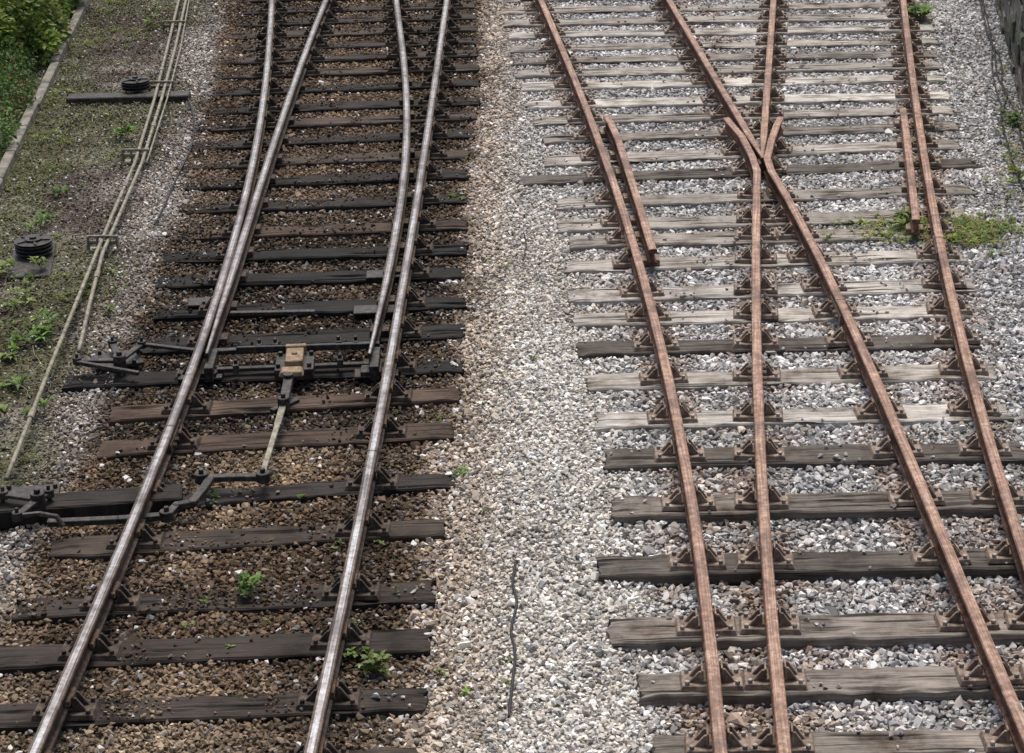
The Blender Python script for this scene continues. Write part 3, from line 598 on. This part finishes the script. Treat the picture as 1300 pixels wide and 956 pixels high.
for q in((212,655,.12),(256,607,.17),(334,606,.17)): c=S3(*q); mb.cyl((c.x,c.y,c.z-.03),.05,.07,14); mb.cyl((c.x,c.y,c.z+.04),.02,.03,6)
mb.obj('cranked_bar',[M_black],ld,.004)
mb=MB(); mb.bar(S3(334,600,.19),S3(352,540,.19),.04,.022); mb.bar(S3(352,540,.19),S3(360,512,.19),.05,.02); mb.obj('pull_rod',[M_pipe],ld,.003)
mb=MB(); mb.bar(S3(360,514,.2),S3(367,478,.2),.07,.045); c=S3(360,512,.2); mb.cyl((c.x,c.y,.16),.045,.09,14); mb.cyl((c.x,c.y,.25),.02,.03,6); c=S3(366,482,.2); mb.cyl((c.x,c.y,.16),.04,.09,14)
mb.bar(S3(345,522,.12),S3(378,508,.12),.05,.03); mb.obj('fork_joint',[M_black],ld,.004)
fl=empty('facing_point_lock'); mb=MB(); a=S3(374,452,.2)
mb.box((a.x,a.y,.19),(.14,.30,.06),.03,0,.96); mb.box((a.x,a.y+.15,.195),(.16,.05,.08),.03); mb.cyl((a.x,a.y+.0,.22),.025,.015,6); mb.box((a.x-.01,a.y-.21,.16),(.19,.14,.04),.03,0,.8); mb.obj('lock_cover',[M_tan],fl,.006)
mb=MB(); mb.box((a.x,a.y-.02,.115),(.3,.32,.09),.03)
for s in(-1,1):
    for t in(-.12,.12): mb.cyl((a.x+s*.12,a.y+t,.16),.02,.03,6)
mb.bar(S3(268,447,.14),S3(482,437,.14),.06,.04); mb.bar(S3(300,444,.19),S3(470,439,.19),.03,.05)
mb.bar(S3(292,398,.14),S3(400,396,.14),.05,.03)
mb.bar(S3(262,470,.1),S3(470,462,.1),.05,.03)
for q in((330,444),(350,443),(430,440),(452,440),(300,470),(432,463)):
    c=S3(*q,.13); mb.box((c.x,c.y,.155),(.045,.1,.07),.05); mb.cyl((c.x,c.y,.19),.018,.03,6)
for (x0,y0) in((262,452),(469,450)):
    c=S3(x0,y0,.15); mb.box((c.x+.05,c.y-.12,.12),(.07,.4,.12),.0); mb.box((c.x+.02,c.y-.2,.09),(.16,.14,.05),.0)
for q in((265,385),(290,350),(475,395),(490,350),(255,478),(478,475)): c=S3(*q,ST); mb.box((c.x,c.y,ST+.012),(.34,.18,.02),.02)
mb.obj('stretcher_bars',[M_black],fl,.004)
# ---------------------------------------------------------------- cables and twigs
def cable(px,r,name='cable',z=.035,n=8):
    mb=MB(); p=[S3(a,b_,z) for a,b_ in px]; o=[]
    for i in range(len(p)-1):
        p0=p[max(0,i-1)];p1=p[i];p2=p[i+1];p3=p[min(len(p)-1,i+2)]
        for k in range(n):
            t=k/n; o.append(.5*((2*p1)+(p2-p0)*t+(2*p0-5*p1+4*p2-p3)*t*t+(3*p1-p0-3*p2+p3)*t**3)+Vector((0,0,random.uniform(-.004,.004))))
    o.append(p[-1]); mb.tube(o,r,6); mb.obj(name,[M_cable],None,0,True)
cable([(655,712),(651,740),(656,765),(649,800),(654,830),(650,870),(646,910)],.009,z=.062)
cable([(1241,-20),(1250,30),(1262,62),(1266,95),(1278,120),(1272,150),(1284,200),(1299,240)],.010,z=.045)
cable([(1247,-20),(1252,40),(1270,75),(1273,110),(1288,140),(1300,190)],.008,z=.045)
cable([(1244,-10),(1258,45),(1260,90),(1270,130),(1290,160)],.008,z=.045)
cable([(236,118),(246,150),(243,185),(222,230),(208,262),(196,285)],.009,z=.07)
cable([(665,295),(668,310),(664,330)],.006,z=.06)
cable([(130,80),(112,100),(122,120),(96,140),(90,160)],.006)
tw=MB()
for _ in range(220):
    y=random.uniform(14,28.5); xr_=float(np.interp(y,ROD[:,1],ROD[:,0])); x=xr_-random.uniform(-.2,1.9); a=random.uniform(0,6.28); p=Vector((x,y,.02)); o=[p]
    for k in range(random.randint(4,9)): 
        a+=random.gauss(0,.45); p=p+Vector((math.cos(a),math.sin(a),0))*random.uniform(.03,.1); p.z=.03+random.random()*.035; o.append(p)
    tw.tube(o,random.uniform(.002,.006),5)
mt=rustmat('dry_twig',(.09,.07,.05),(.17,.14,.11),(.26,.22,.18)); tw.obj('fallen_twigs',[mt])
# ---------------------------------------------------------------- light
w=bpy.data.worlds.new('World'); scn.world=w; w.use_nodes=True; nt=w.node_tree; bg=nt.nodes['Background']; sk=nt.nodes.new('ShaderNodeTexSky'); sk.sky_type='NISHITA'; sk.sun_disc=False
EL=math.radians(66); AZ=math.radians(6); sk.sun_elevation=EL; sk.sun_rotation=AZ; sk.dust_density=6; nt.links.new(sk.outputs[0],bg.inputs[0]); bg.inputs[1].default_value=.15
sd=bpy.data.lights.new('sun','SUN'); sd.energy=3.1; sd.angle=math.radians(20); sd.color=(1,.975,.93); so=bpy.data.objects.new('sun',sd); scn.collection.objects.link(so)
so.rotation_euler=Vector((math.sin(AZ)*math.cos(EL),math.cos(AZ)*math.cos(EL),math.sin(EL))).to_track_quat('Z','Y').to_euler()
scn.view_settings.view_transform='Standard'; scn.view_settings.look='None'; scn.view_settings.exposure=0
